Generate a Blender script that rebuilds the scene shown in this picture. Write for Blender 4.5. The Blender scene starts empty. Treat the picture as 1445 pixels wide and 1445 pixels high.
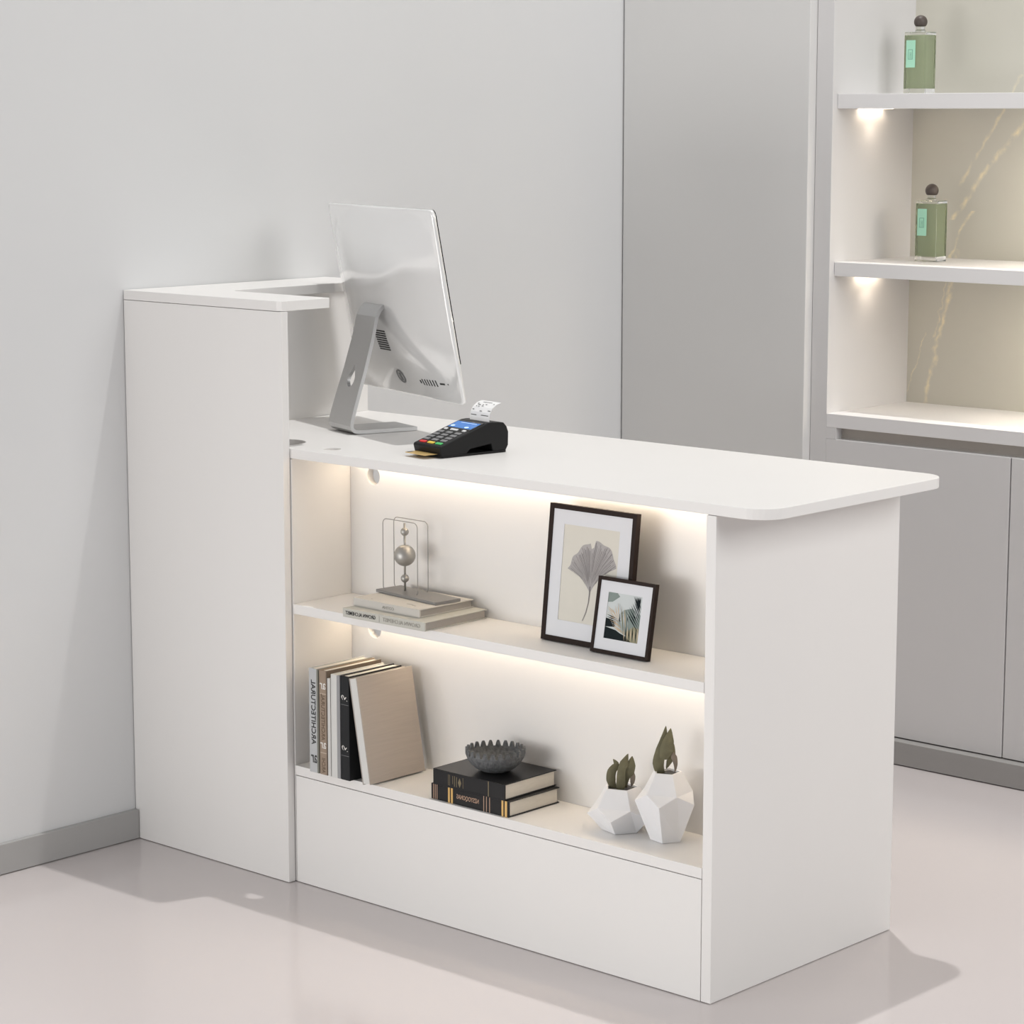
import bpy, bmesh, math, random
from mathutils import Vector, Matrix
random.seed(7)
SC = bpy.context.scene
COL = SC.collection
PI = math.pi

# ------------------------------------------------------------------ materials
def mat(name, col, rough=.5, metal=0., spec=.5, noise=0., nscale=40., coat=0., bump=0., emit=None, estr=0., trans=0., ior=1.45, stretch=None):
    m = bpy.data.materials.new(name); m.use_nodes = True
    nt = m.node_tree; b = nt.nodes['Principled BSDF']
    b.inputs['Base Color'].default_value = (*col, 1)
    b.inputs['Roughness'].default_value = rough
    b.inputs['Metallic'].default_value = metal
    b.inputs['Specular IOR Level'].default_value = spec
    b.inputs['Coat Weight'].default_value = coat
    b.inputs['Transmission Weight'].default_value = trans
    b.inputs['IOR'].default_value = ior
    if emit:
        b.inputs['Emission Color'].default_value = (*emit, 1)
        b.inputs['Emission Strength'].default_value = estr
    if noise or bump:
        tc = nt.nodes.new('ShaderNodeTexCoord'); nz = nt.nodes.new('ShaderNodeTexNoise')
        nz.inputs['Scale'].default_value = nscale; nz.inputs['Detail'].default_value = 6
        src = tc.outputs['Object']
        if stretch:
            mp = nt.nodes.new('ShaderNodeMapping'); mp.inputs['Scale'].default_value = stretch
            nt.links.new(src, mp.inputs['Vector']); src = mp.outputs['Vector']
        nt.links.new(src, nz.inputs['Vector'])
        if noise:
            mx = nt.nodes.new('ShaderNodeMix'); mx.data_type = 'RGBA'
            mx.inputs[6].default_value = (*[max(0, c * (1 - noise)) for c in col], 1)
            mx.inputs[7].default_value = (*[min(1, c * (1 + noise)) for c in col], 1)
            nt.links.new(nz.outputs['Fac'], mx.inputs[0]); nt.links.new(mx.outputs[2], b.inputs['Base Color'])
        if bump:
            bp = nt.nodes.new('ShaderNodeBump'); bp.inputs['Strength'].default_value = bump; bp.inputs['Distance'].default_value = .002
            nt.links.new(nz.outputs['Fac'], bp.inputs['Height']); nt.links.new(bp.outputs['Normal'], b.inputs['Normal'])
    return m

def stone_mat():
    """beige stone slab with thin golden veins"""
    m = mat('veined_stone', (.50, .475, .40), .35)
    nt = m.node_tree; N = nt.nodes; Lk = nt.links; b = N['Principled BSDF']
    tc = N.new('ShaderNodeTexCoord'); sp = N.new('ShaderNodeSeparateXYZ'); Lk.new(tc.outputs['Object'], sp.inputs[0])
    def math_(op, a, c=None, clamp=False):
        n = N.new('ShaderNodeMath'); n.operation = op; n.use_clamp = clamp
        for i, v in enumerate((a, c)):
            if v is None: continue
            if isinstance(v, (int, float)): n.inputs[i].default_value = v
            else: Lk.new(v, n.inputs[i])
        return n.outputs[0]
    def noise(scale, det=5, w=None):
        n = N.new('ShaderNodeTexNoise'); n.inputs['Scale'].default_value = scale; n.inputs['Detail'].default_value = det
        Lk.new(tc.outputs['Object'], n.inputs['Vector']); return n.outputs['Fac']
    n1 = noise(9.); n2 = noise(70.); n3 = noise(34.)
    wob = math_('ADD', math_('MULTIPLY', math_('SUBTRACT', n1, .5), .05), math_('MULTIPLY', math_('SUBTRACT', n2, .5), .016))
    X, Z = math_('ADD', sp.outputs[0], .4955), sp.outputs[2]      # measured from the left wall
    total = None
    # each vein: anchor x at height z0, slope dx/dz, z range, half width, strength
    for x0, z0, k, za, zb, hw, s in ((.5869, .707, .20, .60, 1.04, .0070, 1.), (.655, 1.057, .58, .98, 1.12, .0055, .9),
                                     (.676, 1.145, .78, 1.10, 1.75, .0100, 1.), (.660, 1.17, .56, 1.17, 1.40, .0060, .7),
                                     (.5375, .735, .40, .70, .86, .0025, .6), (.606, .85, .18, .85, 1.0, .0025, .55),
                                     (1.25, .9, .9, .7, 1.9, .007, .8), (1.7, 1.0, .6, .7, 1.9, .006, .7)):
        line = math_('ADD', math_('MULTIPLY', math_('SUBTRACT', Z, z0), k), x0)
        d = math_('ABSOLUTE', math_('ADD', math_('SUBTRACT', X, line), wob))
        v = math_('SUBTRACT', 1., math_('DIVIDE', d, hw), True)
        v = math_('MULTIPLY', v, math_('MULTIPLY', math_('GREATER_THAN', Z, za), math_('LESS_THAN', Z, zb)))
        v = math_('MULTIPLY', v, s)
        total = v if total is None else math_('MAXIMUM', total, v)
    brk = math_('MULTIPLY', math_('SUBTRACT', n3, .34), 3.2, True)
    fac = math_('MULTIPLY', total, brk, True)
    big = noise(2.2, 3)
    base = N.new('ShaderNodeMix'); base.data_type = 'RGBA'
    base.inputs[6].default_value = (.54, .53, .475, 1); base.inputs[7].default_value = (.66, .635, .555, 1); Lk.new(big, base.inputs[0])
    mx = N.new('ShaderNodeMix'); mx.data_type = 'RGBA'; mx.inputs[7].default_value = (.95, .84, .60, 1)
    Lk.new(fac, mx.inputs[0]); Lk.new(base.outputs[2], mx.inputs[6]); Lk.new(mx.outputs[2], b.inputs['Base Color'])
    return m

M = dict(
    white=mat('white_laminate', (.815, .80, .785), .42, spec=.35, noise=.012, nscale=6, stretch=(1, 1, .2)),
    wall=mat('wall_paint', (.70, .705, .71), .75, spec=.25, noise=.01, nscale=3),
    panel=mat('grey_lacquer', (.73, .725, .715), .45, spec=.35, noise=.01, nscale=4),
    cab=mat('light_grey_lacquer', (.71, .70, .70), .45, spec=.35, noise=.01, nscale=4), cab_lit=mat('light_grey_lacquer_lit', (.82, .81, .81), .45, spec=.35, noise=.01, nscale=4),  # shelves and counter: same cabinet lacquer, with brighter light put into its colour
    base=mat('grey_skirting', (.40, .395, .39), .5, noise=.015, nscale=8),
    plinth=mat('grey_plinth', (.36, .35, .34), .45, noise=.015, nscale=8),
    floor=mat('polished_floor', (.61, .565, .56), .12, spec=.45, noise=.012, nscale=1.4),
    stone=stone_mat(),
    slot=mat('slot_taupe', (.56, .52, .475), .5, noise=.03),
    led=mat('warm_led', (1, .9, .75), .5, emit=(1, .83, .62), estr=12.5),
    puck=mat('warm_puck', (1, .9, .75), .5, emit=(1, .84, .66), estr=8), puck2=mat('bright_warm_puck', (1, .9, .75), .5, emit=(1, .89, .74), estr=46),
    alu=mat('brushed_aluminium', (.53, .53, .53), .38, metal=.7, noise=.02, nscale=90, stretch=(1, 1, 30)),
    alu_edge=mat('bright_aluminium', (.85, .85, .84), .35, metal=.5, noise=.01),
    shell=mat('glossy_silver_shell', (.87, .87, .87), .13, metal=.25, coat=.8, noise=.008, nscale=5),
    glass_dark=mat('screen_glass', (.012, .012, .014), .08, noise=.02),
    dark=mat('vent_black', (.02, .02, .02), .6, noise=.05),
    grey_d=mat('port_grey', (.16, .16, .165), .4, noise=.05),
    black=mat('black_plastic', (.008, .008, .0085), .42, spec=.3, noise=.05, bump=.05, nscale=300),
    key=mat('grey_key', (.24, .24, .245), .5, noise=.03),
    keyw=mat('white_key', (.8, .8, .8), .5, noise=.02),
    red=mat('red_key', (.72, .03, .03), .45, noise=.03), yel=mat('yellow_key', (.85, .62, .08), .45, noise=.03), grn=mat('green_key', (.08, .55, .16), .45, noise=.03),
    screen=mat('blue_display', (.03, .14, .42), .25, emit=(.05, .22, .62), estr=.38, noise=.05),
    icon=mat('pale_icon', (.6, .75, .85), .4, emit=(.45, .65, .85), estr=.4, noise=.02),
    paper=mat('receipt_paper', (.86, .86, .86), .8, noise=.01), ink=mat('grey_ink', (.10, .10, .10), .8, noise=.05),
    card=mat('gold_card', (.72, .50, .20), .35, metal=.25, noise=.10, nscale=30),
    cgrey=mat('book_grey', (.50, .51, .52), .7, noise=.05, nscale=120), cgreen=mat('book_dark_edge', (.20, .20, .17), .7, noise=.04),
    brown=mat('book_brown', (.32, .245, .185), .75, noise=.06, nscale=120), brown_d=mat('book_dark_brown', (.17, .13, .10), .75, noise=.06),
    bwhite=mat('book_white', (.66, .655, .635), .7, noise=.02), bgrey=mat('book_steel', (.30, .30, .31), .6, noise=.03),
    bblack=mat('book_black', (.016, .017, .019), .55, spec=.3, noise=.05), tan=mat('book_tan_linen', (.43, .38, .335), .85, noise=.07, nscale=60, stretch=(1, .25, 4), bump=.15),
    tan2=mat('book_tan_edge', (.40, .36, .33), .8, noise=.05),
    pages=mat('page_block', (.66, .62, .55), .85, noise=.10, nscale=60, stretch=(1, 1, 14)),
    pages_v=mat('page_block_upright', (.71, .68, .625), .85, noise=.10, nscale=60, stretch=(14, 1, 1)),
    pages_g=mat('page_block_grey', (.42, .39, .36), .85, noise=.08, nscale=60, stretch=(1, 1, 14)),
    leather=mat('black_leather', (.008, .008, .009), .36, spec=.35, noise=.1, coat=.15), gold=mat('gold_foil', (.72, .47, .18), .35, metal=.6, noise=.06),
    copper=mat('copper_foil', (.50, .34, .25), .4, metal=.5, noise=.06), dgold=mat('dull_gold', (.20, .165, .10), .5, metal=.4, noise=.06),
    cream=mat('book_beige', (.60, .575, .535), .75, noise=.03, nscale=50), beige2=mat('book_grey_green', (.545, .535, .485), .75, noise=.03, nscale=50),
    lett_d=mat('lettering_black', (.03, .03, .03), .7, noise=.02), lett_g=mat('lettering_grey', (.33, .315, .28), .7, noise=.02), lett_br=mat('lettering_brown', (.15, .105, .07), .7, noise=.02),
    lett_w=mat('lettering_white', (.85, .82, .78), .7, noise=.02), band=mat('pale_brown_band', (.55, .45, .36), .7, noise=.02),
    nickel=mat('satin_nickel', (.42, .41, .39), .44, metal=.7, noise=.03), wire=mat('grey_wire', (.33, .32, .31), .4, metal=.5, noise=.02),
    slate=mat('grey_plate', (.27, .265, .26), .5, metal=.3, noise=.03),
    wenge=mat('dark_brown_wood', (.022, .0125, .0095), .6, spec=.2, noise=.25, nscale=30, stretch=(8, 8, 1)),
    matb=mat('mat_board', (.74, .75, .78), .8, noise=.01), cream_p=mat('cream_print', (.70, .675, .605), .85, noise=.02, nscale=30),
    leafg=mat('print_grey', (.43, .41, .405), .85, noise=.08, nscale=80), leafd=mat('print_dark_grey', (.22, .205, .205), .85, noise=.05),
    pp=mat('photo_pale', (.62, .66, .66), .8, spec=.1, noise=.08, nscale=20), pg=mat('photo_sage', (.25, .30, .28), .8, spec=.1, noise=.1), pd=mat('photo_dark', (.014, .020, .022), .8, spec=.1, noise=.1),
    pt=mat('photo_tan', (.62, .50, .36), .8, spec=.1, noise=.12, nscale=60), po=mat('photo_olive', (.30, .29, .20), .8, spec=.1, noise=.12, nscale=60),
    bowl=mat('rough_stone', (.125, .13, .135), .75, noise=.75, nscale=190, bump=.6),
    ceramic=mat('white_ceramic', (.80, .80, .815), .5, noise=.01), soil=mat('dark_pebbles', (.06, .06, .062), .8, noise=.7, nscale=260, bump=.8),
    leaf=mat('dried_green_leaf', (.155, .145, .085), .7, noise=.35, nscale=90, bump=.3), leaf2=mat('dried_brown_leaf', (.20, .165, .13), .7, noise=.3, nscale=90, bump=.3),
    glass=mat('clear_glass', (.96, .98, .97), .02, trans=1., ior=1.45), liquid=mat('green_liquid', (.68, .75, .52), .05, trans=.5, ior=1.2, noise=.02),
    label=mat('mint_label', (.42, .76, .58), .6, noise=.02), lab_d=mat('label_green', (.16, .38, .27), .6, noise=.02), cap=mat('brown_cap', (.085, .068, .06), .45, noise=.2, nscale=120),
)

# ------------------------------------------------------------------ mesh helpers
class MB:
    def __init__(s): s.v = []; s.f = []; s.m = []
    def add(s, vs, fs, mi=0, T=None):
        o = len(s.v)
        s.v += [tuple(T @ Vector(v)) if T is not None else tuple(v) for v in vs]
        s.f += [tuple(i + o for i in f) for f in fs]; s.m += [mi] * len(fs); return s
    def box(s, x0, x1, y0, y1, z0, z1, mi=0, T=None):
        return s.add([(x0, y0, z0), (x1, y0, z0), (x1, y1, z0), (x0, y1, z0), (x0, y0, z1), (x1, y0, z1), (x1, y1, z1), (x0, y1, z1)],
                     [(0, 3, 2, 1), (4, 5, 6, 7), (0, 1, 5, 4), (1, 2, 6, 5), (2, 3, 7, 6), (3, 0, 4, 7)], mi, T)
    def prism(s, pts, h0, h1, ax='z', mi=0, T=None):
        """closed polygon pts extruded from h0 to h1 along an axis"""
        n = len(pts)
        def P(a, b, h): return {'z': (a, b, h), 'y': (a, h, b), 'x': (h, a, b)}[ax]
        vs = [P(a, b, h0) for a, b in pts] + [P(a, b, h1) for a, b in pts]
        fs = [tuple(reversed(range(n))), tuple(range(n, 2 * n))] + [(i, (i + 1) % n, n + (i + 1) % n, n + i) for i in range(n)]
        return s.add(vs, fs, mi, T)
    def lathe(s, prof, n=32, mi=0, T=None, cx=0, cy=0):
        vs = []; fs = []; k = len(prof)
        for i in range(n):
            a = 2 * PI * i / n
            vs += [(cx + r * math.cos(a), cy + r * math.sin(a), z) for r, z in prof]
        for i in range(n):
            j = (i + 1) % n
            for q in range(k - 1): fs.append((i * k + q, j * k + q, j * k + q + 1, i * k + q + 1))
        return s.add(vs, fs, mi, T)
    def tube(s, pts, r, n=8, closed=False, mi=0, T=None):
        pts = [Vector(p) for p in pts]; vs = []; fs = []; k = len(pts)
        for i, p in enumerate(pts):
            a = pts[(i - 1) % k] if (closed or i > 0) else p; b = pts[(i + 1) % k] if (closed or i < k - 1) else p
            t = (b - a).normalized(); u = t.orthogonal().normalized()
            ref = Vector((0, 1, 0)) if abs(t.y) < .9 else Vector((1, 0, 0))
            u = t.cross(ref).normalized(); w = t.cross(u)
            vs += [p + r * (math.cos(2 * PI * q / n) * u + math.sin(2 * PI * q / n) * w) for q in range(n)]
        for i in range(k if closed else k - 1):
            j = (i + 1) % k
            for q in range(n): fs.append((i * n + q, i * n + (q + 1) % n, j * n + (q + 1) % n, j * n + q))
        if not closed: fs += [tuple(reversed(range(n))), tuple(range((k - 1) * n, k * n))]
        return s.add(vs, fs, mi, T)
    def text(s, txt, fn, w, h, mi=0, depth=.0002, bold=False):
        """lettering scaled to w x h; fn maps (reading x, letter y, depth) to a point"""
        vs, fs = glyphs(txt, bold)
        x0 = min(v[0] for v in vs); x1 = max(v[0] for v in vs); y0 = min(v[1] for v in vs); y1 = max(v[1] for v in vs)
        s.add([fn((v[0] - x0) / (x1 - x0) * w, (v[1] - y0) / (y1 - y0) * h, v[2] * depth) for v in vs], fs, mi); return s
    def build(s, name, m, parent=None, bevel=0., smooth=False, recalc=True, seg=2):
        me = bpy.data.meshes.new(name); me.from_pydata(s.v, [], s.f)
        ms = m if isinstance(m, (list, tuple)) else [m]
        for x in ms: me.materials.append(M[x] if isinstance(x, str) else x)
        me.polygons.foreach_set('material_index', s.m)
        if recalc:
            b = bmesh.new(); b.from_mesh(me); bmesh.ops.recalc_face_normals(b, faces=b.faces); b.to_mesh(me); b.free()
        o = bpy.data.objects.new(name, me); COL.objects.link(o)
        if parent: o.parent = parent
        if smooth:
            me.polygons.foreach_set('use_smooth', [True] * len(me.polygons))
        if bevel:
            mo = o.modifiers.new('bevel', 'BEVEL'); mo.width = bevel; mo.segments = seg; mo.limit_method = 'ANGLE'; mo.angle_limit = .6
        return o

_gc = {}
def glyphs(txt, bold):
    if (txt, bold) in _gc: return _gc[(txt, bold)]
    cu = bpy.data.curves.new('lettering', 'FONT'); cu.body = txt; cu.size = 1; cu.resolution_u = 3; cu.extrude = 1.
    if bold: cu.offset = .010
    o = bpy.data.objects.new('lettering', cu); COL.objects.link(o)
    bpy.context.view_layer.update()
    dg = bpy.context.evaluated_depsgraph_get(); me = bpy.data.meshes.new_from_object(o.evaluated_get(dg))
    r = ([tuple(v.co) for v in me.vertices], [tuple(p.vertices) for p in me.polygons])
    bpy.data.objects.remove(o); bpy.data.curves.remove(cu); bpy.data.meshes.remove(me)
    _gc[(txt, bold)] = r; return r

def tag(o, label=None, cat=None, group=None, kind=None):
    for k, v in (('label', label), ('category', cat), ('group', group), ('kind', kind)):
        if v: o[k] = v
    return o
def thing(name, label, cat, loc=(0, 0, 0), rz=0, group=None):
    o = bpy.data.objects.new(name, None); COL.objects.link(o); o.empty_display_size = .05
    o.location = loc; o.rotation_euler = (0, 0, rz)
    return tag(o, label, cat, group)
def copy_tree(o, parent=None):
    c = o.copy(); COL.objects.link(c); c.parent = parent
    for ch in list(o.children): copy_tree(ch, c)
    return c
def struct(o): o['kind'] = 'structure'; return o
def rounded_rect(x0, x1, y0, y1, r, n=6, corners=(1, 1, 1, 1)):
    """corner order: lower left, lower right, upper right, upper left"""
    out = []
    for (cx, cy, a0, on, px, py) in ((x0 + r, y0 + r, PI, corners[0], x0, y0), (x1 - r, y0 + r, 1.5 * PI, corners[1], x1, y0),
                                     (x1 - r, y1 - r, 0, corners[2], x1, y1), (x0 + r, y1 - r, .5 * PI, corners[3], x0, y1)):
        if not on: out.append((px, py)); continue
        out += [(cx + r * math.cos(a0 + PI / 2 * i / n), cy + r * math.sin(a0 + PI / 2 * i / n)) for i in range(n + 1)]
    return out
def plate_with_holes(outline, holes, h0, h1, ax='z'):
    """a board with round holes drilled through, triangulated cleanly"""
    b = bmesh.new(); loops = [outline] + holes
    for lp in loops:
        vs = [b.verts.new((x, y, 0)) for x, y in lp]
        for i in range(len(vs)): b.edges.new((vs[i], vs[(i + 1) % len(vs)]))
    bmesh.ops.triangle_fill(b, edges=b.edges[:], use_beauty=True, use_dissolve=False)
    b.verts.index_update()
    flat = [(v.co.x, v.co.y) for v in b.verts]; tris = [tuple(v.index for v in f.verts) for f in b.faces]; b.free()
    n = len(flat)
    def P(a, c, h): return {'z': (a, c, h), 'y': (a, h, c), 'x': (h, a, c)}[ax]
    mb = MB(); vs = [P(a, c, h0) for a, c in flat] + [P(a, c, h1) for a, c in flat]
    fs = [t for t in tris] + [tuple(i + n for i in t) for t in tris]; k = 0
    for lp in loops:
        L_ = len(lp); fs += [(k + i, k + (i + 1) % L_, n + k + (i + 1) % L_, n + k + i) for i in range(L_)]; k += L_
    return mb.add(vs, fs)
def circle(cx, cy, r, n=28): return [(cx + r * math.cos(2 * PI * i / n), cy + r * math.sin(2 * PI * i / n)) for i in range(n)]

# ------------------------------------------------------------------ the room
Yc, Yf = 1.384, 1.408
struct(MB().box(-4, 5.5, -6.5, 2.0, -.1, 0).build('floor', 'floor'))
struct(MB().box(-.12, 0, -1.3, 1.5, 0, 3.1).build('wall_left', 'wall'))
struct(MB().box(.0035, .4945, Yc, Yc + .12, 0, 3.1).build('wall_back', 'panel', bevel=.0015))
struct(MB().box(0, .012, -1.3, -.0015, .0015, .0556).build('baseboard_left', 'base', bevel=.001))
# wall cabinet with lit niche
cb = thing('wall_cabinet', 'tall built-in grey cabinet with lit open shelves and a stone back', 'cabinet', (.4955, Yf, 0))
def C(*b, mb=None): return (mb or MB()).box(b[0] - .4955, b[1] - .4955, b[2] - Yf, b[3] - Yf, b[4], b[5])
XE, Xn = 2.2, .5363
C(.4955, Xn, Yf, 1.76, .0, 3.1).build('side_panel', 'cab', cb, bevel=.0008)
C(Xn, XE, 1.702, 1.74, .66, 3.1).build('back_panel', 'stone', cb)
C(Xn, XE, Yf, 1.702, .6797, .708).build('counter', 'cab_lit', cb, bevel=.0008)
mb = C(.5606, XE, Yf + .0215, Yf + .045, .64, .6797)
mb.build('grip_channel', ['slot'], cb)
C(Xn, .5604, Yf, Yf + .040, .6562, .6796).build('channel_end', 'cab', cb)
for a, b_ in ((Xn, .9755), (.9785, 1.45), (1.453, XE)):
    C(a, b_, Yf, Yf + .02, .0525, .656).build('door', 'cab', cb, bevel=.001)
C(Xn, XE, Yf + .02, Yf + .04, .03, .66).build('carcass', 'slot', cb)
C(.4965, XE, Yc + .001, Yf + .04, .002, .0500).build('plinth', 'plinth', cb, bevel=.0008)
for z0, z1 in ((1.3307, 1.3608), (.991, 1.0197)):
    sh = C(Xn + .0006, XE, 1.4243, 1.702, z0, z1).build('shelf', 'cab_lit', cb, bevel=.0008)
    C(Xn + .001, Xn + .026, 1.498, 1.588, z0 - .0004, z0 + .001).build('downlight', 'puck', sh)
    for px in (1.02, 1.45, 1.9):
        MB().lathe([(0, z0 - .0008), (.046, z0 - .0008), (.048, z0 + .001)], 28, cx=px - .4955, cy=1.545 - Yf).build('downlight', 'puck2', sh)

# ------------------------------------------------------------------ the reception desk
a, d0, L, tp, D, Hs, Ht, Hb, HT = .417, .0157, 1.3303, .0182, .492, .7435, .76, .9932, 1.0102
dk = thing('reception_desk', 'white reception desk with raised left end, open lit shelves and rounded top', 'desk', (0, 0, 0))
x0 = .0015
MB().box(x0, a, 0, .0150, .0012, Hb - .0008).build('raised_front_panel', 'white', dk, bevel=.0006)
MB().box(.100, .1155, .0160, .495, .0012, Hb - .0008).build('wing_panel', 'white', dk, bevel=.0006)
w, sd, r = .1505, .115, .03
pts = [(x0, 0), (a - .012, 0), (a - .0025, .004), (a, .012), (a, sd - .004), (a - .004, sd)]
pts += [(w + r - r * math.sin(t), sd + r - r * math.cos(t)) for t in [PI / 2 * i / 8 for i in range(9)]]
pts += [(w, .495), (x0, .495)]
MB().prism(pts, Hb, HT).build('raised_counter', 'white', dk, bevel=.0008)
X1 = L + .0908
out = rounded_rect(.1165, X1, .0160, .495, .046, 8, (0, 1, 1, 0))
plate_with_holes(out, [circle(.340, .064, .044), circle(.472, .062, .0150)], Hs, Ht).build('desk_top', 'white', dk, bevel=.0008)
MB().box(L - tp, L, d0, D, .0012, Hs - .0008).build('end_panel', 'white', dk, bevel=.0006)
plate_with_holes([(.4005, .003), (L - tp - .001, .003), (L - tp - .001, Hs - .001), (.4005, Hs - .001)],
                 [circle(.476, .704, .0155), circle(.476, .4345, .0155)], .155, .170, 'y').build('back_panel', 'white', dk, bevel=.0004)
MB().box(.4025, .4195, d0 + .0008, .1545, .0012, Hs - .001).build('side_panel', 'white', dk, bevel=.0004)
MB().box(.4210, L - tp - .0012, d0, d0 + .0155, .0012, .1905).build('kick_panel', 'white', dk, bevel=.0005)
MB().box(.4200, L - tp - .0008, d0, .1545, .1918, .2085).build('base_shelf', 'white', dk, bevel=.0005)
MB().box(.4200, L - tp - .0008, d0, .1545, .4755, .4923).build('middle_shelf', 'white', dk, bevel=.0005)
for z in (Hs, .4755):
    MB().box(.450, L - tp - .006, .1380, .1500, z - .0042, z - .0006).build('led_strip', 'led', dk)

# ------------------------------------------------------------------ computer monitor (seen from behind)
az = -.3142
S = Vector((.3218, .2265, Ht + .0003))
mn = thing('computer_monitor', 'silver all-in-one computer seen from behind on a bent metal stand', 'computer', S, az)
# local axes: x along the panel, -y towards the viewer, z up
W, H, tau = .4090, .3430, .181
cz, cyv = .98985 - Ht, .1093
def panel(u, v, b=0):       # point on the tilted panel; b = distance out of its back
    return (u, cyv - v * math.sin(tau) - b * math.cos(tau), cz + v * math.cos(tau) - b * math.sin(tau))
B0 = .039
rings = [1, .995, .98, .955, .92, .87, .80, .72, .62, .5, .36, .22, .09]
outl = rounded_rect(-W / 2, W / 2, -H / 2, H / 2, .011, 5)
# dense outline so that the bulge is smooth
dense = []
for i in range(len(outl)):
    p, q = outl[i], outl[(i + 1) % len(outl)]; d = math.dist(p, q); k = max(1, int(d / .02))
    dense += [(p[0] + (q[0] - p[0]) * t / k, p[1] + (q[1] - p[1]) * t / k) for t in range(k)]
def bulge(u, v):
    s = max(abs(u) / (W / 2), abs(v) / (H / 2)); s4 = ((abs(u) / (W / 2)) ** 4 + (abs(v) / (H / 2)) ** 4) ** .25
    s = min(1, s4); return .003 + B0 * (1 - s ** 2.0)
mb = MB(); n = len(dense); vs = []; fs = []
vs += [panel(u, v, -.004) for u, v in dense]
for s in rings: vs += [panel(u * s, v * s, bulge(u * s, v * s) if s < 1 else .001) for u, v in dense]
vs.append(panel(0, 0, bulge(0, 0)))
K = len(rings) + 1
for rI in range(K - 1): fs += [(rI * n + i, rI * n + (i + 1) % n, (rI + 1) * n + (i + 1) % n, (rI + 1) * n + i) for i in range(n)]
fs += [((K - 1) * n + i, (K - 1) * n + (i + 1) % n, K * n) for i in range(n)]
fs.append(tuple(reversed(range(n))))
mb.add(vs, fs); shell = mb.build('back_shell', 'shell', mn, smooth=True)
mb = MB(); so = [(u * .997, v * .997) for u, v in dense if v > -.118] 
mb.add([panel(u, v, -.0045) for u, v in so] + [panel(u, v, -.0062) for u, v in so],
       [tuple(range(len(so))), tuple(reversed(range(len(so), 2 * len(so))))] + [(i, (i + 1) % len(so), len(so) + (i + 1) % len(so), len(so) + i) for i in range(len(so))])
mb.build('screen', 'glass_dark', mn)
def decal(mb, u, v, du, dv, lift=.0006, rot=0):
    """a small slot lying on the bulged back"""
    q = []
    for sx, sy in ((-1, -1), (1, -1), (1, 1), (-1, 1)):
        q.append(panel(u + sx * du, v + sy * dv, bulge(u + sx * du, v + sy * dv) + lift))
    q2 = [panel(u + sx * du, v + sy * dv, bulge(u, v) - .004) for sx, sy in ((-1, -1), (1, -1), (1, 1), (-1, 1))]
    mb.add(q + q2, [(0, 1, 2, 3), (0, 4, 5, 1), (1, 5, 6, 2), (2, 6, 7, 3), (3, 7, 4, 0)])
mb = MB()
for i in range(9):
    for j in range(2):
        decal(mb, -.0135 + j * .0215, -.046 - i * .0044, .0098, .0011)
mb.build('vent_grille', 'dark', shell)
mb = MB(); ring = [(.0135 * math.cos(t), .0135 * math.sin(t)) for t in [2 * PI * i / 24 for i in range(24)]]
eu, ev = .012, -.133
vs = [panel(eu + x, ev + y, bulge(eu + x, ev + y) + .0007) for x, y in ring] + [panel(eu + x * .72, ev + y * .72, bulge(eu + x * .72, ev + y * .72) + .0007) for x, y in ring]
mb.add(vs, [(i, (i + 1) % 24, 24 + (i + 1) % 24, 24 + i) for i in range(24)]); decal(mb, eu, ev, .0035, .0075, .0009)
mb.build('power_socket', 'grey_d', shell)
mb = MB()
for i in range(7): decal(mb, .083 + i * .0085, -.137, .0012 if i else .0020, .0060 if i else .0030)
decal(mb, .151, -.137, .0065, .0016); decal(mb, .1665, -.137, .0012, .0012)
mb.build('port', 'dark', shell)
# stand: bent strip with a teardrop cable hole
prof = [(.084, .2278), (.074, .2283), (.0655, .2255), (.0580, .2180), (.0515, .2060), (.0420, .1650), (.0265, .1120), (.0150, .0780), (.0040, .0440),
        (-.0015, .0250), (-.0030, .0150), (-.0010, .0075), (.0050, .0025), (.0140, .0006), (.06, .0004), (.13, .0004)]   # (towards the panel, height) of the rear face
prof = [(p, z + .0) for p, z in prof]
def offset(pr, t):
    o = []
    for i, (p, z) in enumerate(pr):
        aP = pr[max(i - 1, 0)]; bP = pr[min(i + 1, len(pr) - 1)]
        dx, dz = bP[0] - aP[0], bP[1] - aP[1]; l = math.hypot(dx, dz)
        o.append((p + (-dz) / l * t, z + dx / l * t))
    return o
inner = offset(prof, .0065)
b = bmesh.new()
hw = lambda z: .0445 - .0075 * min(1, max(0, z / .22))
NS = 10
def strip(pr):
    rows = []
    for p, z in pr:
        rows.append([b.verts.new((-hw(z) + 2 * hw(z) * k / NS, p, z)) for k in range(NS + 1)])
    return rows
def densify(pr, m):
    o = []
    for i in range(len(pr) - 1):
        k = m if math.dist(pr[i], pr[i + 1]) > .02 and pr[i][1] > .03 else 1
        o += [(pr[i][0] + (pr[i + 1][0] - pr[i][0]) * t / k, pr[i][1] + (pr[i + 1][1] - pr[i][1]) * t / k) for t in range(k)]
    return o + [pr[-1]]
R1, R2 = strip(densify(prof, 4)), strip(densify(inner, 4))
for i in range(len(R1) - 1):
    for k in range(NS):
        b.faces.new((R1[i][k], R1[i][k + 1], R1[i + 1][k + 1], R1[i + 1][k]))
        b.faces.new((R2[i][k], R2[i + 1][k], R2[i + 1][k + 1], R2[i][k + 1]))
    for k in (0, NS): b.faces.new((R1[i][k], R1[i + 1][k], R2[i + 1][k], R2[i][k]))
for i in (0, len(R1) - 1):
    for k in range(NS): b.faces.new((R1[i][k], R1[i][k + 1], R2[i][k + 1], R2[i][k]))
bmesh.ops.recalc_face_normals(b, faces=b.faces)
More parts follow.
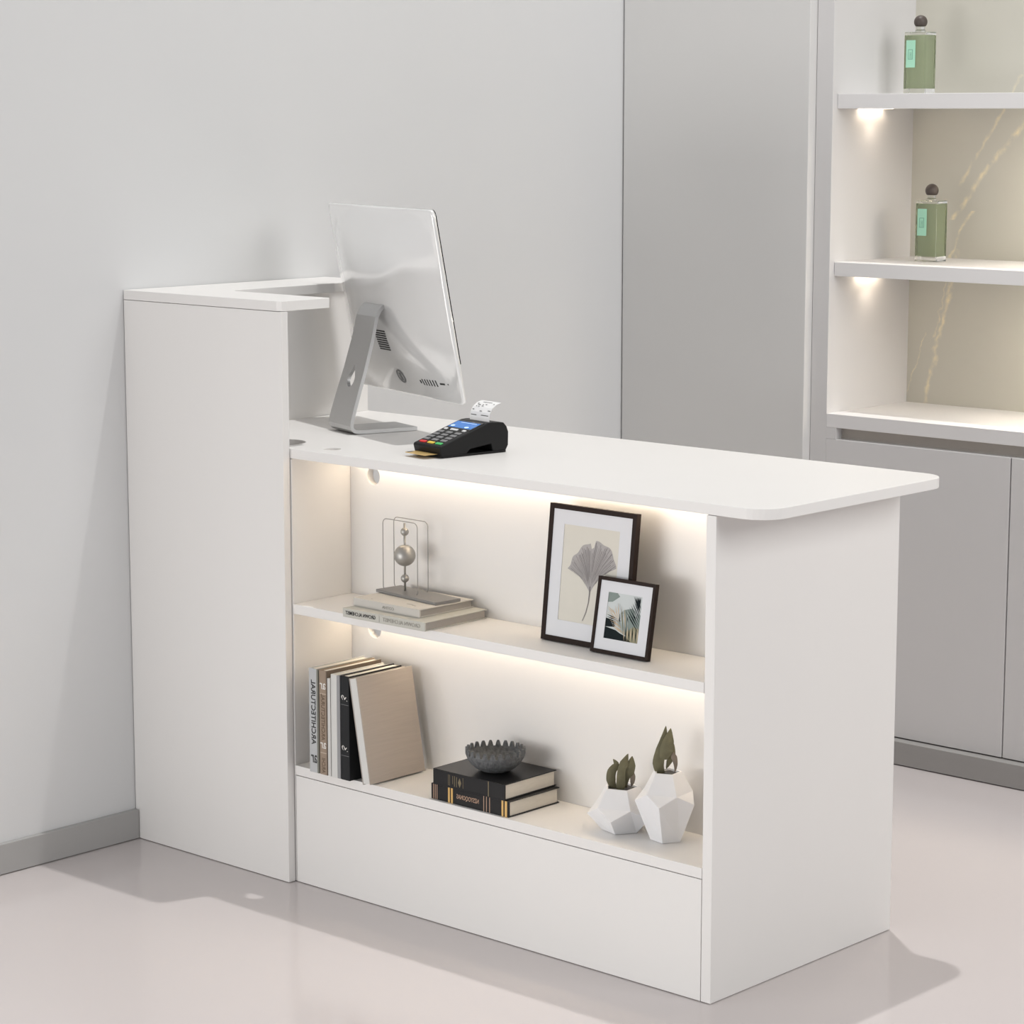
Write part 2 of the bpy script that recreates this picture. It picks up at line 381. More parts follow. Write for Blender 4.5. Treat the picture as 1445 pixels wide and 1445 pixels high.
me = bpy.data.meshes.new('stand'); b.to_mesh(me); b.free(); me.materials.append(M['alu'])
st = bpy.data.objects.new('stand', me); COL.objects.link(st); st.parent = mn
# teardrop cable hole cut through the strip
tear = [(0, .0225)] + [(.0135 * math.sin(t), -.0040 - .0135 * math.cos(t)) for t in [2.0 - 4.0 * i / 16 for i in range(17)]]
def cut_hole(o, zc):
    cm = MB().prism([(x, z + zc) for x, z in tear], -.05, .10, 'y').build('cutter', 'alu')
    bo = o.modifiers.new('hole', 'BOOLEAN'); bo.object = cm; bo.solver = 'EXACT'; cm.parent = o.parent
    bpy.context.view_layer.update()
    dg = bpy.context.evaluated_depsgraph_get(); nm = bpy.data.meshes.new_from_object(o.evaluated_get(dg))
    o.modifiers.clear(); old = o.data; o.data = nm; bpy.data.meshes.remove(old); nm.name = o.name
    bpy.data.objects.remove(cm)
cut_hole(st, .098)
mo = st.modifiers.new('bevel', 'BEVEL'); mo.width = .0008; mo.segments = 2; mo.limit_method = 'ANGLE'

# ------------------------------------------------------------------ card terminal
rz = math.radians(-9)
ur = Vector((math.cos(rz), math.sin(rz), 0))
O = Vector((.6955, .0972, Ht))
ct = thing('card_terminal', 'black handheld card terminal printing a receipt beside the computer', 'card terminal', O, rz)
wd = .075
body = [(.001, .003), (-.003, .0175), (-.001, .0205), (.0045, .0222), (.0843, .0482), (.098, .0522), (.108, .0528), (.131, .0506), (.1375, .0435), (.141, .034), (.1405, .012), (.136, .004),
        (.108, .004), (.104, .0165), (.060, .0110), (.052, .004)]
MB().prism(body, -wd, 0, 'x').build('body', 'black', ct, bevel=.0032, seg=3)
MB().prism(rounded_rect(-wd + .002, -.001, .001, .139, .006), 0.0002, .0042).build('base_plate', 'black', ct, bevel=.0008)
sl = (.0482 - .0222) / (.0843 - .0045); ca = math.atan(sl)
def face(u, v, h=0): return (u, v - h * math.sin(ca), .0222 + (v - .0045) * sl + h * math.cos(ca))
def pad(u0, u1, v0, v1, h, lo=-.001):
    return MB().add([face(u0, v0, lo), face(u1, v0, lo), face(u1, v1, lo), face(u0, v1, lo), face(u0, v0, h), face(u1, v0, h), face(u1, v1, h), face(u0, v1, h)],
                    [(0, 3, 2, 1), (4, 5, 6, 7), (0, 1, 5, 4), (1, 2, 6, 5), (2, 3, 7, 6), (3, 0, 4, 7)])
pad(-.0705, -.0035, .0615, .0925, .0008).build('screen_bezel', 'glass_dark', ct, bevel=.0003)
scr = pad(-.0685, -.0065, .0655, .0875, .0012).build('display', 'screen', ct)
mbi = MB()
for cu_, cv_ in ((-.0600, .0700), (-.0215, .0690)):
    mbi.add([face(cu_ + .0055 * math.cos(t), cv_ + .0030 * math.sin(t), .0015) for t in [2 * PI * i / 16 for i in range(16)]], [tuple(range(16))])
mbi.add([face(x, y, .0015) for x, y in ((-.055, .083), (-.012, .083), (-.012, .0842), (-.055, .0842))], [(0, 1, 2, 3)])
mbi.build('display_icons', 'icon', scr)
for c_, wk in ((-.0640, .0040), (-.0415, .0095), (-.0145, .0042)):
    tag(pad(c_ - wk, c_ + wk, .0560, .0605, .0014).build('function_key', 'keyw', ct, bevel=.0006), 'white key under the display')
for r_ in range(4):
    for c_ in range(3):
        u = -.0642 + c_ * .0236; v = .0470 - r_ * .0098
        k_ = pad(u - .0068, u + .0078, v - .0030, v + .0030, .0013).build('number_key', 'key', ct, bevel=.0006)
for c_, mm, lb in ((-.0586, 'red', 'red cancel key'), (-.0366, 'yel', 'yellow key'), (-.0150, 'grn', 'green enter key')):
    tag(pad(c_ - .0080, c_ + .0080, .0040, .0094, .0016).build('command_key', mm, ct, bevel=.0007), lb)
prof_r = [(.1035, .048), (.1035, .058), (.1055, .067), (.1105, .0750), (.1190, .0805), (.1290, .0830)]
vs = []; fs = []
for v, z in prof_r: vs += [(-.0575, v, z), (-.0045, v, z)]
for v, z in prof_r: vs += [(-.0575, v + .0003, z + .0002), (-.0045, v + .0003, z + .0002)]
kk = len(prof_r)
for i in range(kk - 1):
    fs += [(2 * i, 2 * i + 1, 2 * i + 3, 2 * i + 2), (2 * kk + 2 * i, 2 * kk + 2 * i + 2, 2 * kk + 2 * i + 3, 2 * kk + 2 * i + 1)]
rc = MB().add(vs, fs).build('receipt', 'paper', ct, recalc=False)
mbi = MB()
def rp(u, t):          # point on the printed side of the receipt, t = 0..1 up the strip
    s = t * (kk - 1); i = min(int(s), kk - 2); f = s - i
    v = prof_r[i][0] * (1 - f) + prof_r[i + 1][0] * f; z = prof_r[i][1] * (1 - f) + prof_r[i + 1][1] * f
    return (u, v - .0004, z + .0004)
for u0, u1, t in ((-.055, -.050, .46), (-.034, -.028, .42), (-.013, -.006, .46), (-.055, -.040, .26), (-.028, -.008, .27), (-.050, -.047, .60), (-.044, -.040, .60), (-.036, -.031, .63),
                  (-.048, -.041, .68), (-.037, -.034, .70), (-.030, -.026, .72), (-.052, -.048, .74), (-.012, -.009, .78), (-.044, -.020, .86)):
    mbi.add([rp(u0, t), rp(u1, t), rp(u1, t + .028), rp(u0, t + .028)], [(0, 1, 2, 3)])
mbi.build('receipt_print', 'ink', rc)
cd = thing('payment_card', 'gold bank card sticking out of the front of the card terminal', 'bank card', O + ur * -.0375 + Vector((-math.sin(rz), math.cos(rz), 0)) * -.006 + Vector((0, 0, .0062)), rz)
MB().prism(rounded_rect(-.0300, .0262, -.020, .0110, .003), 0, .0009).build('card_body', 'card', cd)
mbi = MB().prism(rounded_rect(-.0290, -.022, -.017, -.006, .0015), .0009, .00105); mbi.build('card_mark', 'ink', cd)

# ------------------------------------------------------------------ books
def lying_book(name, label, loc, rz, w, d, t, cover, page, group, spine_w=.003):
    """spine towards the viewer along local x, depth along y"""
    o = thing(name, label, 'book', loc, rz, group); ct_ = .0016
    mb = MB(); mb.box(0, w, 0, d, 0, ct_); mb.box(0, w, 0, d, t - ct_, t); mb.box(0, w, 0, spine_w, ct_, t - ct_)
    cv = mb.build('cover', cover, o, bevel=.0004)
    MB().box(.003, w - .0028, spine_w, d - .003, ct_, t - ct_).build('page_block', page, o)
    return o
def mir(x0, z0): return lambda x, y, dz: (x0 - x, -.0004 - dz, z0 + y)        # lettering that reads mirrored, as in the photograph
B1 = lying_book('book', 'grey-green book with dark lettering, lowest of the stack under the metal sculpture', (.5628, -.0035, .4926), math.radians(.8), .1885, .150, .0150, 'beige2', 'pages_g', 'books lying on the middle shelf')
MB().text('GROWN ALCHEMIST', mir(.0765, .0050), .070, .0062, bold=True).build('spine_lettering', 'lett_d', B1)
MB().text('GROWN ALCHEMIST', mir(.178, .0045), .085, .0066).build('spine_lettering', 'lett_g', B1)
MB().box(.0845, .0855, -.0003, .0005, .002, .013).build('spine_line', 'lett_g', B1)
B2 = lying_book('book', 'beige book directly under the metal sculpture, upper of its pair', (.5612, .0225, .5078), math.radians(-1), .158, .126, .0136, 'cream', 'pages_g', 'books lying on the middle shelf')
MB().text('COTHA', mir(.098, .0042), .028, .0048).build('spine_lettering', 'lett_g', B2)
for x, y, wx_, wy in ((.03, .012, .004, .0012), (.105, .022, .014, .0016), (.122, .018, .008, .0012)): MB().box(x, x + wx_, y, y + wy, .0134, .0138).build('cover_mark', 'lett_g', B2)
K1 = lying_book('book', 'black book with gold spine bands, lower of the pair under the bowl', (.7418, .022, .2088), math.radians(-.3), .1735, .122, .0262, 'leather', 'pages', 'black books under the bowl')
for x, wx_ in ((.0385, .0042), (.0452, .0042), (.158, .0040), (.1650, .0050)): MB().box(x, x + wx_, -.0004, .001, .0, .0262).build('gold_band', 'gold', K1)
for x in (.0045, .0085, .0125, .1180, .1240, .1310): MB().box(x, x + .0014, -.0003, .001, .0004, .0258).build('spine_line', 'copper', K1)
MB().text('NZSYOQONAS', mir(.108, .0090), .050, .0090, bold=True).build('spine_lettering', 'copper', K1)
K2 = lying_book('book', 'plain black book directly under the spiked stone bowl, upper of its pair', (.7500, .018, .2352), math.radians(.6), .1575, .127, .0268, 'leather', 'pages', 'black books under the bowl')
for x, wx_, z0, z1 in ((.034, .0008, .004, .022), (.037, .0008, .004, .022), (.0435, .001, .0075, .021), (.0475, .0012, .004, .0215), (.0520, .0012, .004, .0205), (.0665, .0008, .004, .0215), (.1218, .0018, .001, .0262)):
    MB().box(x, x + wx_, -.0003, .001, z0, z1).build('spine_line', 'dgold', K2)
mb = MB()
mb.add([(.0595, -.0004, .004), (.0632, -.0004, .012), (.0595, -.0004, .020), (.0558, -.0004, .012), (.0595, .0004, .004), (.0632, .0004, .012), (.0595, .0004, .020), (.0558, .0004, .012)],
       [(0, 1, 2, 3), (7, 6, 5, 4), (0, 4, 5, 1), (1, 5, 6, 2), (2, 6, 7, 3), (3, 7, 4, 0)])
mb.build('spine_ornament', 'dgold', K2)

ZB = .2089
def upright_book(label, X0, w, h, d, cover, page, right=None, y=.004, spine=None, rw=None):
    o = thing('book', label, 'book', (X0, y, ZB), 0, 'books standing on the bottom shelf'); t = .0022
    mb = MB(); mb.box(0, t, 0, d, 0, h, 0); mb.box(w - (rw or t), w, 0, d, 0, h, 2 if right else 0); mb.box(t, w - (rw or t), 0, .0025, 0, h, 1 if spine else 0)
    mb.build('cover', [cover, spine or cover, right or cover], o, bevel=.0005)
    MB().box(t, w - (rw or t), .0025, d - .003, .002, h - .002).build('page_block', page, o)
    return o
def vert(x0, z0): return lambda x, y, dz: (x0 + y, -.0004 - dz, z0 + x)         # lettering running up the spine, mirrored
b1 = upright_book('light grey book with large black lettering up its spine, leftmost on the bottom shelf', .4690, .0232, .1815, .130, 'cgrey', 'pages_v', right='cgreen', rw=.0042)
MB().text('ARCHITECTURAL', vert(.0058, .0490), .113, .0108, bold=True).build('spine_lettering', 'lett_d', b1)
MB().text('ar', mir(.0186, .0170), .0145, .0140).build('spine_mark', 'lett_d', b1)
b2 = upright_book('brown book with white marks on its spine, second from the left of the standing books', .4946, .0186, .1815, .130, 'brown', 'pages_v', right='brown_d')
MB().text('ARCHITECTURAL', vert(.0050, .0600), .081, .0084).build('spine_lettering', 'lett_br', b2)
MB().text('ar', mir(.0160, .1490), .0140, .0108).build('spine_mark', 'lett_w', b2)
MB().text('ar', mir(.0160, .0460), .0140, .0104).build('spine_mark', 'lett_w', b2)
MB().box(.002, .0165, -.0003, .001, .1405, .1418).build('spine_line', 'band', b2)
MB().box(.002, .0165, -.0003, .001, .0375, .0388).build('spine_line', 'band', b2)
MB().text('ARCHI', vert(.0050, .0030), .026, .0084).build('spine_lettering', 'lett_br', b2)
b3 = upright_book('thin white booklet, shorter than the brown book it stands against', .5145, .0068, .1700, .118, 'bwhite', 'bwhite')
b4 = upright_book('white book with a steel grey cover, standing left of the black book', .5232, .0218, .1785, .124, 'bwhite', 'pages_v', right='bgrey', rw=.0075)
b5 = upright_book('upright black book with small white marks, left of the leaning tan book', .5465, .0205, .1800, .126, 'bblack', 'pages_v')
for z in (.1400, .0530):
    MB().text('(V.', lambda x, y, dz, z=z: (.0030 + x, -.0004 - dz, z + y - x * .35), .0140, .0080, bold=True).build('spine_mark', 'lett_w', b5)
for z in (.130, .042): MB().box(.0008, .0195, -.0002, .001, z, z + .0008).build('spine_line', 'grey_d', b5)
b6 = thing('book', 'tan linen book leaning left against the standing black book', 'book', (.5995, .003, ZB), 0, 'books standing on the bottom shelf')
b6.rotation_euler = (0, -math.radians(9.9), 0)
mb = MB(); mb.box(0, .0022, 0, .131, 0, .1805); mb.box(.0168, .0190, 0, .131, 0, .1805, 1); mb.build('cover', ['tan2', 'tan'], b6, bevel=.0005)
MB().box(.0022, .0168, 0.0005, .127, .0015, .179).build('page_block', 'bwhite', b6)

# ------------------------------------------------------------------ sphere sculpture on the beige book
sc_ = thing('sphere_sculpture', 'metal sculpture of three balls on a rod between two wire loops', 'sculpture', (.603, .103, .5217), 0)
ra = math.radians(-6.5)
MB().box(-.045, .114, -.027, .027, 0, .0050, T=Matrix.Rotation(ra, 4, 'Z')).build('base_plate', 'slate', sc_, bevel=.0005)
MB().tube([(0, 0, .004), (0, 0, .1205)], .0019, 10).build('rod', 'nickel', sc_, smooth=True)
def ball(z, r): 
    return MB().lathe([(max(1e-5, r * math.sin(t)), z - r * math.cos(t)) for t in [PI * i / 24 for i in range(25)]], 36)
ball(.0655, .0183).build('large_ball', 'nickel', sc_, smooth=True)
for z in (.1058, .0262): ball(z, .0071).build('small_ball', 'nickel', sc_, smooth=True)
for yy, xa, xb, zt in ((-.0135, -.0395, .0445, .1262), (.0165, -.0435, .0395, .1248)):
    lp = rounded_rect(xa, xb, .0022, zt, .009, 6)
    MB().tube([(x, yy - x * .03, z) for x, z in lp], .0008, 6, closed=True).build('wire_loop', 'wire', sc_, smooth=True)

# ------------------------------------------------------------------ framed pictures
def framed(label, loc, lean, W_, H_, T_, bw, img):
    o = thing('picture_frame', label, 'picture frame', loc); o.rotation_euler = (-lean, 0, 0)
    mb = MB()
    for x0_, x1_, z0_, z1_ in ((0, bw, 0, H_), (W_ - bw, W_, 0, H_), (bw, W_ - bw, 0, bw), (bw, W_ - bw, H_ - bw, H_)): mb.box(x0_, x1_, 0, T_, z0_, z1_)
    mb.build('frame', 'wenge', o, bevel=.0004)
    MB().box(bw, W_ - bw, .0034, T_ - .0005, bw, H_ - bw).build('backing', 'wenge', o)
    l, r_, t, b_ = img
    mbm = MB()
    for x0_, x1_, z0_, z1_ in ((bw, l, bw, H_ - bw), (r_, W_ - bw, bw, H_ - bw), (l, r_, bw, b_), (l, r_, t, H_ - bw)): mbm.box(x0_, x1_, .0018, .0032, z0_, z1_)
    mbm.build('mat_board', 'matb', o)
    return o
bigf = framed('large dark-framed print of a grey ginkgo leaf leaning on the middle shelf', (.9272, .0830, .4937), math.radians(6.1), .179, .2185, .0105, .0082, (.0315, .1460, .1875, .0350))
pr = MB().box(.0310, .1465, .0026, .0033, .0345, .1880).build('print', 'cream_p', bigf)
mb = MB(); cx_, cz_ = .0930, .0850
def leafpt(t, rr):          # fan angle t, radius fraction
    lob = .078 + .006 * math.sin(3.1 * t + .4) - .020 * (abs(t) / 1.05) ** 2 + .0016 * math.sin(17 * t)
    if abs(t) < .05: lob -= .010
    return (cx_ + math.sin(t * (.55 + .45 * rr)) * lob * rr, .0024, cz_ + math.cos(t * (.55 + .45 * rr)) * lob * rr)
NT = 56; ts = [-.98 + 1.83 * i / NT for i in range(NT + 1)]; rs = [0, .2, .4, .6, .8, 1]
vs = [leafpt(t, r_) for t in ts for r_ in rs]; fs = [(i * 6 + j, (i + 1) * 6 + j, (i + 1) * 6 + j + 1, i * 6 + j + 1) for i in range(NT) for j in range(5)]
mb.add(vs, fs, 0)
for i in range(44):
    t = -.97 + 1.81 * i / 43 + random.uniform(-.01, .01); ra_ = random.uniform(.08, .45); rb = random.uniform(.86, .99); q = []; e = random.choice((.0035, .006, .008))
    for r_ in (ra_, (ra_ + rb) / 2, rb):
        p1, p2 = leafpt(t - e, r_), leafpt(t + e, r_); q += [(p1[0], .00215, p1[2]), (p2[0], .00215, p2[2])]
    mb.add(q, [(0, 1, 3, 2), (2, 3, 5, 4)], 1)
stem = [(cx_, cz_ + .010, .0014), (cx_, cz_ - .002, .0011), (cx_ - .0010, cz_ - .016, .0008), (cx_ - .0045, cz_ - .031, .0007), (cx_ - .0105, cz_ - .0455, .0006)]
mb.add([p for x, z, hw_ in stem for p in ((x - hw_, .0021, z), (x + hw_, .0021, z))], [(2 * i, 2 * i + 1, 2 * i + 3, 2 * i + 2) for i in range(4)], 1)
mb.build('leaf_drawing', ['leafg', 'leafd'], pr, recalc=False)
smf = framed('small dark-framed photo of palm fronds standing before the ginkgo print', (1.0466, .0645, .4940), math.radians(10.2), .1155, .1185, .0085, .0056, (.0228, .0910, .0958, .0238))
pr = MB().box(.0224, .0914, .0026, .0033, .0234, .0962).build('print', 'pp', smf)
mb = MB(); PX, PZ, PW, PH = .0228, .0238, .0682, .0720
def pq(x, z, lay): return (PX + max(0, min(1, x)) * PW, .00255 - lay * .00008, PZ + max(0, min(1, z)) * PH)
def poly(pts, mi, lay): mb.add([pq(x, z, lay) for x, z in pts], [tuple(range(len(pts)))], mi)
def frond(base, tip, w_, mi, lay):
    base, tip = [tuple(max(.003, min(.997, c)) for c in q) for q in (base, tip)]
    dx, dz = tip[0] - base[0], tip[1] - base[1]; l = math.hypot(dx, dz) or 1; nx, nz = -dz / l * w_, dx / l * w_
    m_ = (base[0] + dx * .5, base[1] + dz * .5)
    poly([base, (m_[0] + nx, m_[1] + nz), tip, (m_[0] - nx, m_[1] - nz)], mi, lay)
poly([(0, .78), (.14, .80), (.34, .93), (.26, 1), (0, 1)], 1, 0)                    # soft dark corners and middle
poly([(.40, .15), (1, .10), (1, .60), (.72, .72), (.50, .66), (.30, .50)], 1, 1)
poly([(.10, .45), (.45, .40), (.50, .70), (.25, .80), (.05, .75)], 0, 1)
poly([(0, 0), (.80, 0), (.66, .09), (.36, .20), (0, .25)], 2, 2)
poly([(0, .25), (.28, .27), (.30, .40), (0, .44)], 2, 2)
poly([(.62, 0), (1, 0), (1, .30), (.84, .34), (.62, .20)], 3, 2)
for i in range(12):                                                                # tan frond fanning to the left
    f = i / 11; bx, bz = .66 - .36 * f, .10 + .42 * f
    frond((bx, bz), (bx - .42, .24 + .46 * f), .013, 4 if i % 3 else 5, 4)
for i in range(9):
    f = i / 8; frond((.36 + .02 * f, .42 - .05 * f), (.02 + .34 * f, .56 + .28 * f), .015, 4 if i % 2 else 0, 5)
for i in range(6): frond((.34, .30 + .03 * i), (.0, .27 + .05 * i), .012, 2, 6)     # black gaps between the leaflets
for i in range(6): frond((.52 + .03 * i, .16 + .03 * i), (.36 + .05 * i, .78 - .02 * i), .014, (0, 3, 0, 4, 1, 0)[i], 6)
for i in range(9): frond((.60 + .048 * i, .0), (.56 + .05 * i, .30 + .03 * (i % 3)), .014, 2 if i % 2 else 4, 6)
for i in range(8):                                                                 # dark frond sweeping down to the right
    f = i / 7; frond((.99, .22 + .50 * f), (.55 + .30 * f, .66 + .32 * f), .0145, 2, 7)
for i in range(5): frond((.97 - .01 * i, .66 + .03 * i), (.74 + .05 * i, 1), .017, 2, 8)
for i in range(4): frond((.62 + .05 * i, .56 + .01 * i), (.66 + .08 * i, .40 + .04 * i), .010, 2, 8)
for i in range(4): frond((.78 + .04 * i, .70 + .02 * i), (.95, .42 + .08 * i), .009, 0, 8)
mb.build('palm_photo', ['pp', 'pg', 'pd', 'po', 'pt', 'pp'], pr, recalc=False)

# ------------------------------------------------------------------ spiked bowl
bw_ = thing('spiked_bowl', 'dark rough stone bowl with a toothed rim on the black books', 'bowl', (.8360, .0755, .2622))
mb = MB(); NB = 24 * 8; R0 = .0492
prof_b = [(0, 0.0005), (.018, 0), (.0245, .0015), (.0330, .0065), (.0410, .0140), (.0465, .0225), (.0490, .0290)]
vs = []; 
inn = [(.0455, .0285), (.0430, .0225), (.0375, .0150), (.0300, .0085), (.0200, .0045), (0, .0040)]
def tooth(i):
    q = (i % 8) / 8; t = abs(q - .5) * 2       # 0 at the middle of a tooth
    return .0095 * max(0, min(1, (.66 - t) / .30)) ** .7
allp = prof_b + [(R0, None), (R0 - .0034, None)] + inn
k = len(allp)
for i in range(NB):
    an = 2 * PI * i / NB; tz = .0295 + tooth(i)
    for j, (r_, z) in enumerate(allp):
        if z is None: z = tz
        rr = r_ + (random.uniform(-.0004, .0004) if 1 < j < 6 else 0)
        vs.append((rr * math.cos(an), rr * math.sin(an), z))
fs = [(i * k + j, ((i + 1) % NB) * k + j, ((i + 1) % NB) * k + j + 1, i * k + j + 1) for i in range(NB) for j in range(k - 1)]
mb.add(vs, fs); mb.build('bowl_body', 'bowl', bw_)

# ------------------------------------------------------------------ faceted vases with dried leaves
def vase(label, loc, rot, T_, U_, L_, B_):
    o = thing('faceted_vase', label, 'vase', loc, rot, 'white faceted vases'); mb = MB(); vs = []
    def ring(r_, z, half): return [(r_ * math.cos(2 * PI * (i + half) / 5), r_ * math.sin(2 * PI * (i + half) / 5), z) for i in range(5)]
    vs += ring(*T_, 0) + ring(*U_, 0) + ring(*L_, .5) + ring(*B_, .5)
    tr, tz = T_
    vs += ring(tr - .003, tz, 0) + ring(tr - .004, tz - .02, 0) + ring(B_[0] - .004, B_[1] + .004, .5)
    fs = []
    for i in range(5):
        j = (i + 1) % 5
        fs += [(i, 5 + i, 10 + i, 5 + j, j), (15 + i, 15 + j, 10 + j, 5 + j, 10 + i), (i, j, 20 + j, 20 + i), (20 + i, 20 + j, 25 + j, 25 + i)]
    fs += [tuple(range(15, 20)), tuple(range(25, 30))]
    mb.add(vs, fs); mb.build('vase_body', 'ceramic', o, bevel=.0006)
    sr = MB().prism([(x, y) for x, y, _ in ring(tr - .0032, 0, 0)], tz - .010, tz - .0035).build('soil', 'soil', o)
    return o
th = math.radians(42.45)
v1 = vase('squat white faceted vase, left of the taller one', (1.0915, .0905, ZB), math.radians(-68 + 36), (.0285, .0705), (.0460, .0420), (.0540, .0260), (.0300, 0))
v2 = vase('tall white faceted vase beside the end panel', (1.1780, .0965, ZB), math.radians(-65 + 36), (.0230, .1090), (.0405, .0775), (.0500, .0630), (.0250, 0))
def leaf(mb, pts, ws, o0, depth=0., curl=.14, mi=0):
    """a bent leaf: centre line and widths in photo-crop units around o0"""
    s = .0001525; pts = [Vector(((x - o0[0]) * s, depth, (o0[1] - y) * s)) for x, y in pts]; k = 5
    P, Wd = [], []
    for i in range(len(pts) - 1):
        for t in range(k):
            f = t / k; p0, p1, p2, p3 = pts[max(i - 1, 0)], pts[i], pts[i + 1], pts[min(i + 2, len(pts) - 1)]
            P.append(.5 * ((2 * p1) + (p2 - p0) * f + (2 * p0 - 5 * p1 + 4 * p2 - p3) * f * f + (3 * p1 - p0 - 3 * p2 + p3) * f ** 3)); Wd.append(ws[i] * (1 - f) + ws[i + 1] * f)
    P.append(pts[-1]); Wd.append(ws[-1]); vs = []; fs = []; n_ = len(P)
    for side in (0, 1):
        for i, p in enumerate(P):
            tn = (P[min(i + 1, n_ - 1)] - P[max(i - 1, 0)]).normalized(); nn = Vector((-tn.z, 0, tn.x)); hw_ = max(.0003, Wd[i] * s / 2)
            arc = math.sin(PI * i / (n_ - 1)) * .006
            for q in (-1, -.5, 0, .5, 1):
                vs.append(p + nn * hw_ * q + Vector((0, -arc + curl * hw_ * q * q + side * .0005, 0)))
    m_ = n_ * 5
    for i in range(n_ - 1):
        for q in range(4):
            fs += [(i * 5 + q, i * 5 + q + 1, i * 5 + q + 6, i * 5 + q + 5), (m_ + i * 5 + q, m_ + i * 5 + q + 5, m_ + i * 5 + q + 6, m_ + i * 5 + q + 1)]
        for q in (0, 4): fs.append((i * 5 + q, i * 5 + q + 5, m_ + i * 5 + q + 5, m_ + i * 5 + q))
    for i in (0, n_ - 1): fs.append(tuple([i * 5 + q for q in range(5)] + [m_ + i * 5 + q for q in reversed(range(5))]))
    mb.add(vs, fs, mi)
def plant(label, vs_, o0, leaves):
    tz = vs_
    o = thing('dried_leaf_sprig', label, 'plant', vs_, th, 'dried leaf sprigs')
    for pts, ws, dp, mm in leaves:
        mb = MB(); leaf(mb, pts, [q * 1.12 for q in ws], o0, dp); mb.build('leaf', mm, o)
    return o
plant('low sprig of curled olive leaves in the squat vase', (1.0915, .0905, ZB + .0668), (425, 752),
      [([(350, 775), (318, 660), (325, 570), (370, 500), (338, 448)], [46, 88, 84, 60, 3], .004, 'leaf'),
       ([(405, 790), (415, 700), (420, 560), (450, 470), (490, 378)], [56, 84, 76, 80, 3], -.004, 'leaf'),
       ([(450, 660), (490, 560), (518, 490), (533, 408)], [50, 120, 90, 3], -.001, 'leaf'),
       ([(525, 560), (538, 620), (536, 680), (526, 735)], [30, 52, 40, 4], .002, 'leaf2'),
       ([(470, 760), (472, 690), (500, 600), (535, 540)], [30, 38, 48, 26], .006, 'leaf')])
plant('tall pointed sprig of olive leaves in the tall vase', (1.1780, .0965, ZB + .1053), (905, 598),
      [([(850, 640), (815, 490), (845, 350), (872, 230), (890, 106)], [66, 104, 104, 66, 3], .002, 'leaf'),
       ([(860, 440), (892, 340), (915, 235), (936, 120)], [60, 132, 96, 3], -.004, 'leaf'),
       ([(935, 350), (972, 420), (988, 500), (984, 580)], [20, 56, 34, 4], -.002, 'leaf2'),
       ([(965, 300), (955, 390), (925, 480), (898, 560)], [20, 62, 50, 3], .006, 'leaf')])

# ------------------------------------------------------------------ perfume bottles
def bottle(label, loc):
    o = thing('perfume_bottle', label, 'bottle', loc, 0, 'green perfume bottles'); w_, d_, h_ = .0525, .038, .1245
    MB().box(0, w_, 0, d_, 0, h_).build('glass_body', 'glass', o, bevel=.0015, seg=3)
    MB().box(.0050, w_ - .0042, .0040, d_ - .0040, .0105, h_ - .006).build('liquid', 'liquid', o, bevel=.0008)
    MB().lathe([(.0105, h_ - .0003), (.0105, h_ + .0035), (.0085, h_ + .005), (.0085, h_ + .0105), (0, h_ + .0105)], 24, cx=w_ / 2, cy=d_ / 2).build('neck', 'glass', o, smooth=False)
    R_ = .0137; zc = h_ + .0205
    pf = [(0, zc - .0092), (.0095, zc - .0092)] + [(R_ * math.cos(t), zc + R_ * math.sin(t)) for t in [-.72 + (PI / 2 + .72) * i / 14 for i in range(15)]]
    pf[-1] = (0, zc + R_)
    MB().lathe(pf, 30, cx=w_ / 2, cy=d_ / 2).build('cap', 'cap', o, smooth=True)
    lb = MB().box(.0055, .0275, -.0006, .0001, .0530, .1080).build('label', 'label', o)
    mb = MB()
    for x0_, x1_, z0_, z1_ in ((.0105, .0215, .0695, .0705), (.0105, .0215, .0885, .0895), (.0105, .0115, .0705, .0885), (.0205, .0215, .0705, .0885), (.0145, .0153, .0715, .0840), (.0175, .0183, .0715, .0840), (.0150, .0178, .0785, .0792)):
        mb.box(x0_, x1_, -.0008, -.0005, z0_, z1_)
    mb.build('label_mark', 'lab_d', lb)
    return o
bt1 = bottle('green perfume bottle with round cap on the highest shelf', (.6065, 1.556, 1.3608))
bt2 = copy_tree(bt1); bt2.location = (.6440, 1.556, 1.0197)
bt2['label'] = 'green perfume bottle with round cap on the shelf below the highest one'

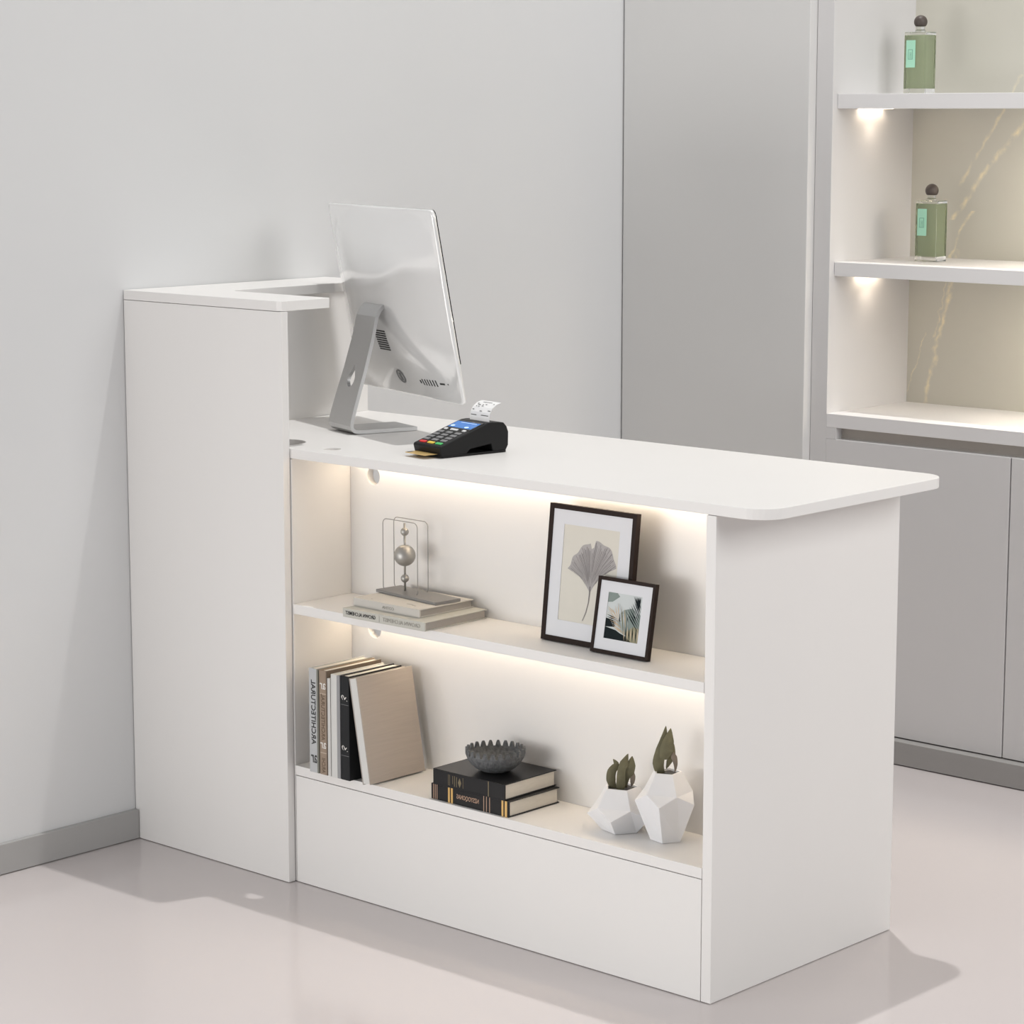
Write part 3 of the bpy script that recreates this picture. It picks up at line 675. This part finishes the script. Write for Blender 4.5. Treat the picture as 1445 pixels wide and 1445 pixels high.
# ------------------------------------------------------------------ light
def lamp(name, typ, loc, energy, col, **kw):
    l = bpy.data.lights.new(name, typ); l.energy = energy; l.color = col
    for k_, v_ in kw.items(): setattr(l, k_, v_)
    o = bpy.data.objects.new(name, l); COL.objects.link(o); o.location = loc; return o
def aim(o, p): o.rotation_euler = (Vector(p) - o.location).to_track_quat('-Z', 'Y').to_euler()
lamp('ceiling_lamp', 'POINT', (.74, .95, 5.2), 400, (1, .985, .96), shadow_soft_size=.035)
for nm, loc, tgt, sx, sy, e, c in (  # added soft fill lights out of view, not windows of the room
        ('fill_right', (4.4, .3, 2.4), (.4, .7, .8), 2.0, 1.6, 60, (1, .99, .975)),
        ('fill_left', (-1.6, -3.6, 1.2), (.9, 0, .2), 2.0, 1.6, 58, (1, .99, .97)),
        ('fill_front', (.3, -3.4, .5), (.9, 0, .2), 1.6, .9, 38, (1, .99, .97))):
    o = lamp(nm, 'AREA', loc, e, c, shape='RECTANGLE', size=sx, size_y=sy); aim(o, tgt)
for z in (1.3307, .991):
    o = lamp('shelf_spot', 'SPOT', (Xn + .024, 1.543, z - .002), .24, (1, .85, .70), spot_size=math.radians(112), spot_blend=1., shadow_soft_size=.012)
wd_ = bpy.data.worlds.new('world'); SC.world = wd_; wd_.use_nodes = True
bg = wd_.node_tree.nodes['Background']; bg.inputs['Color'].default_value = (.985, .99, 1, 1); bg.inputs['Strength'].default_value = .345

# ------------------------------------------------------------------ camera
cam = bpy.data.cameras.new('camera'); co = bpy.data.objects.new('camera', cam); COL.objects.link(co)
cam.sensor_fit = 'HORIZONTAL'; cam.sensor_width = 36; cam.lens = 3553.92 / 1445 * 36; cam.clip_start = .05; cam.clip_end = 60
pi_, ya_ = math.radians(9.007), math.radians(-42.4482)
fw = Vector((math.sin(ya_) * math.cos(pi_), math.cos(ya_) * math.cos(pi_), -math.sin(pi_)))
co.location = (3.5521, -2.8540, 1.3224)
co.rotation_euler = fw.to_track_quat('-Z', 'Y').to_euler()
SC.camera = co
vs_ = SC.view_settings; vs_.view_transform = 'Standard'; vs_.look = 'None'; vs_.exposure = 0; vs_.gamma = 1; vs_.use_curve_mapping = False
SC.cycles.use_denoising = True
SC.cycles.max_bounces = 10
SC.cycles.sample_clamp_indirect = 6
